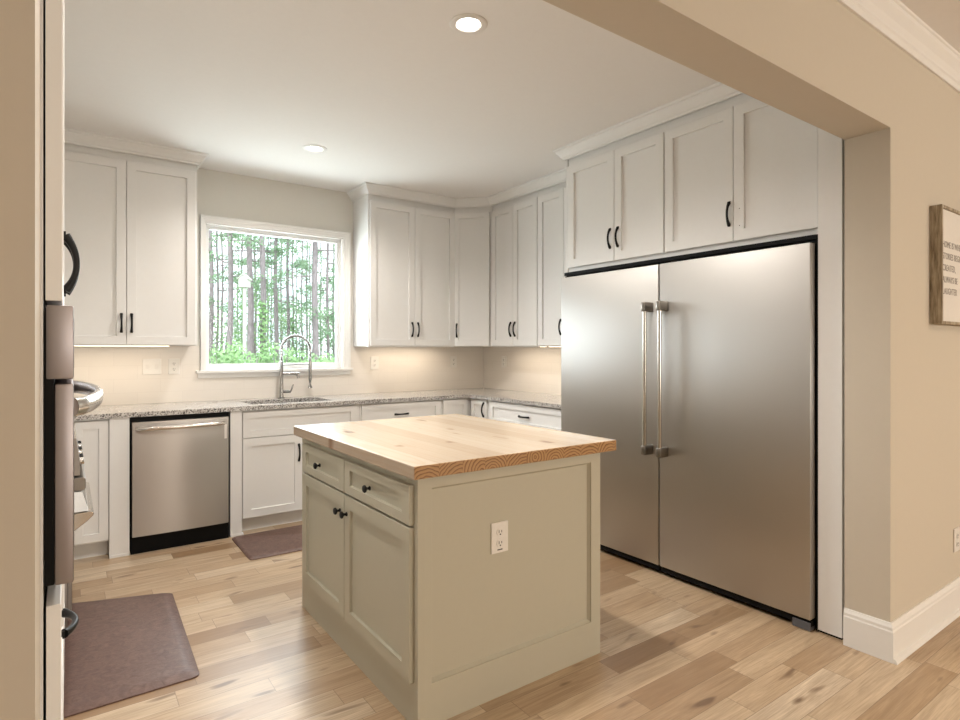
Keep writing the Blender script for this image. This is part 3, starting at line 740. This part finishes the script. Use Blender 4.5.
def pine(u, d, rad, label, crown0, group=None, vine=False, dens=1., lean=0.):
    x, y = at(u, d); t = thing('pine_tree', label, 'tree', (x, y, -.9), 0, group)
    H = rnd.uniform(15, 19)
    pts = [(lean * (i / 8) ** 1.3 + .05 * math.sin(i * 1.7 + u), .04 * math.sin(i * 2.1 + u), H * i / 8) for i in range(9)]
    MB().tube(pts, [rad * (1.12 if i == 0 else 1 - .62 * i / 8) for i in range(9)], 12).build('trunk', M['bark'], t, True)
    br = MB(); lf = MB(); nb = int((H - crown0) * 1.5 * dens)
    for i in range(nb):
        z = crown0 + (H - crown0) * (i + rnd.random()) / nb; an = rnd.uniform(0, 2 * PI); ln = rnd.uniform(1.0, 2.6) * (1.1 - .5 * (z - crown0) / (H - crown0))
        dx_, dy_ = math.cos(an), math.sin(an); tip = (dx_ * ln, dy_ * ln, z + ln * rnd.uniform(-.15, .35))
        br.tube([(0, 0, z), tip], [.035, .012], 5)
        for q in (.55, .8, 1.): leaves(lf, (tip[0] * q, tip[1] * q, z + (tip[2] - z) * q), (.5, .5, .28), 50, .085)
    br.build('branches', M['bark'], t); lf.build('needles', M['needle'], t)
    if vine:
        vm_ = MB()
        for i in range(40): 
            z = 1.2 + i * .075; leaves(vm_, (0, -rad * .6, z), (.30 - .004 * i, .26, .2), 14, .09)
        vm_.build('vine', M['leaf'], t, label='bright green vine climbing the trunk')
    return t
pine(211, 30, .13, 'pale pine trunk at the left edge of the window pane', 4.5, dens=.8)
pine(230, 25, .135, 'thick pine trunk second from the left in the window', 5.5)
pine(250, 24.5, .15, 'thick pine trunk right behind the white box on its pole', 5.0)
pine(262.5, 24, .14, 'pine with a green vine climbing it, left of window centre', 5.2, vine=True)
pine(276, 29, .125, 'dark pine trunk at the centre of the window', 4.6)
pine(288, 33, .11, 'slim pine trunk just right of the faucet arch top', 4.2)
pine(315.5, 25, .145, 'thick pine trunk in the right part of the window', 5.4)
pine(328, 27, .075, 'small dark pine sapling near the right edge of the pane', 2.6, dens=1.2)
for u in (217, 222, 237, 243, 256, 268, 272, 282, 293, 297, 302, 306, 310, 321, 333, 340, 346, 352, 204, 197):
    pine(u + rnd.uniform(-1, 1), rnd.uniform(34, 58), rnd.uniform(.07, .12), 'slender pine trunk far back in the woods beyond the window', rnd.uniform(3.5, 6.5), 'distant pines', dens=.75)
for u in (96, 112, 126, 140, 151, 163, 174, 185, 362, 374, 388, 402):
    pine(u, rnd.uniform(26, 44), rnd.uniform(.09, .14), 'slender pine trunk far back in the woods beyond the window', rnd.uniform(3.5, 5.5), 'distant pines', dens=.75)
def shrub(u, d, w, h, label, group, mat_, cnt=950, size=.075):
    x, y = at(u, d); t = thing('shrub', label, 'shrub', (x, y, -.9), 0, group); m = MB(); st = MB()
    for i in range(5): st.tube([(0, 0, 0), (rnd.uniform(-w, w) * .6, rnd.uniform(-.4, .4), h * .9)], [.03, .01], 5)
    for i in range(8):
        f = rnd.random(); leaves(m, (rnd.uniform(-w, w) * .7, rnd.uniform(-.5, .5), h * (.25 + .7 * f)), (w * .42, .5, h * .22), cnt // 8, size)
    st.build('stems', M['bark'], t); m.build('foliage', mat_, t)
for i, u in enumerate((130, 148, 166, 184, 203, 214, 225, 236, 247, 258, 269, 280, 291, 302, 313, 324, 335, 346)):
    shrub(u, rnd.uniform(17, 20), rnd.uniform(.5, .8), rnd.uniform(1.7, 2.5), 'bright green leafy shrub at the foot of the pines', 'shrubs in front of the pines', M['leaf'])
for i, u in enumerate((118, 142, 160, 180, 199, 210, 220, 231, 243, 254, 266, 277, 287, 299, 309, 320, 331, 342)):
    shrub(u + rnd.uniform(-3, 3), rnd.uniform(32, 48), rnd.uniform(1.2, 1.9), rnd.uniform(4.5, 7.5), 'tall young broadleaf tree between the pine trunks', 'saplings among the pines', M['needle'] if i % 3 else M['leaf'], 1000, .10)
# white box on a pale pole
x, y = at(244.6, 20); t = thing('birdhouse', 'white box on a pale pole in front of the pines', 'birdhouse', (x, y, -.9))
MB().box(-.045, .045, -.045, .045, 0, 4.35).build('pole', M['box_white'], t)
MB().prism([(-.15, 4.36), (.15, 4.36), (.15, 4.66), (0, 4.80), (-.15, 4.66)], -.14, .14, 'y').build('box', M['box_white'], t)
for sg in (-1, 1): MB().prism([(0, 4.82), (0, 4.795), (sg * .20, 4.615), (sg * .20, 4.64)], -.18, .18, 'y').build('roof_panel', M['box_white'], t)
for o in list(COL.objects):
    if o.name.startswith('birdhouse'): o.rotation_euler.z = -TH
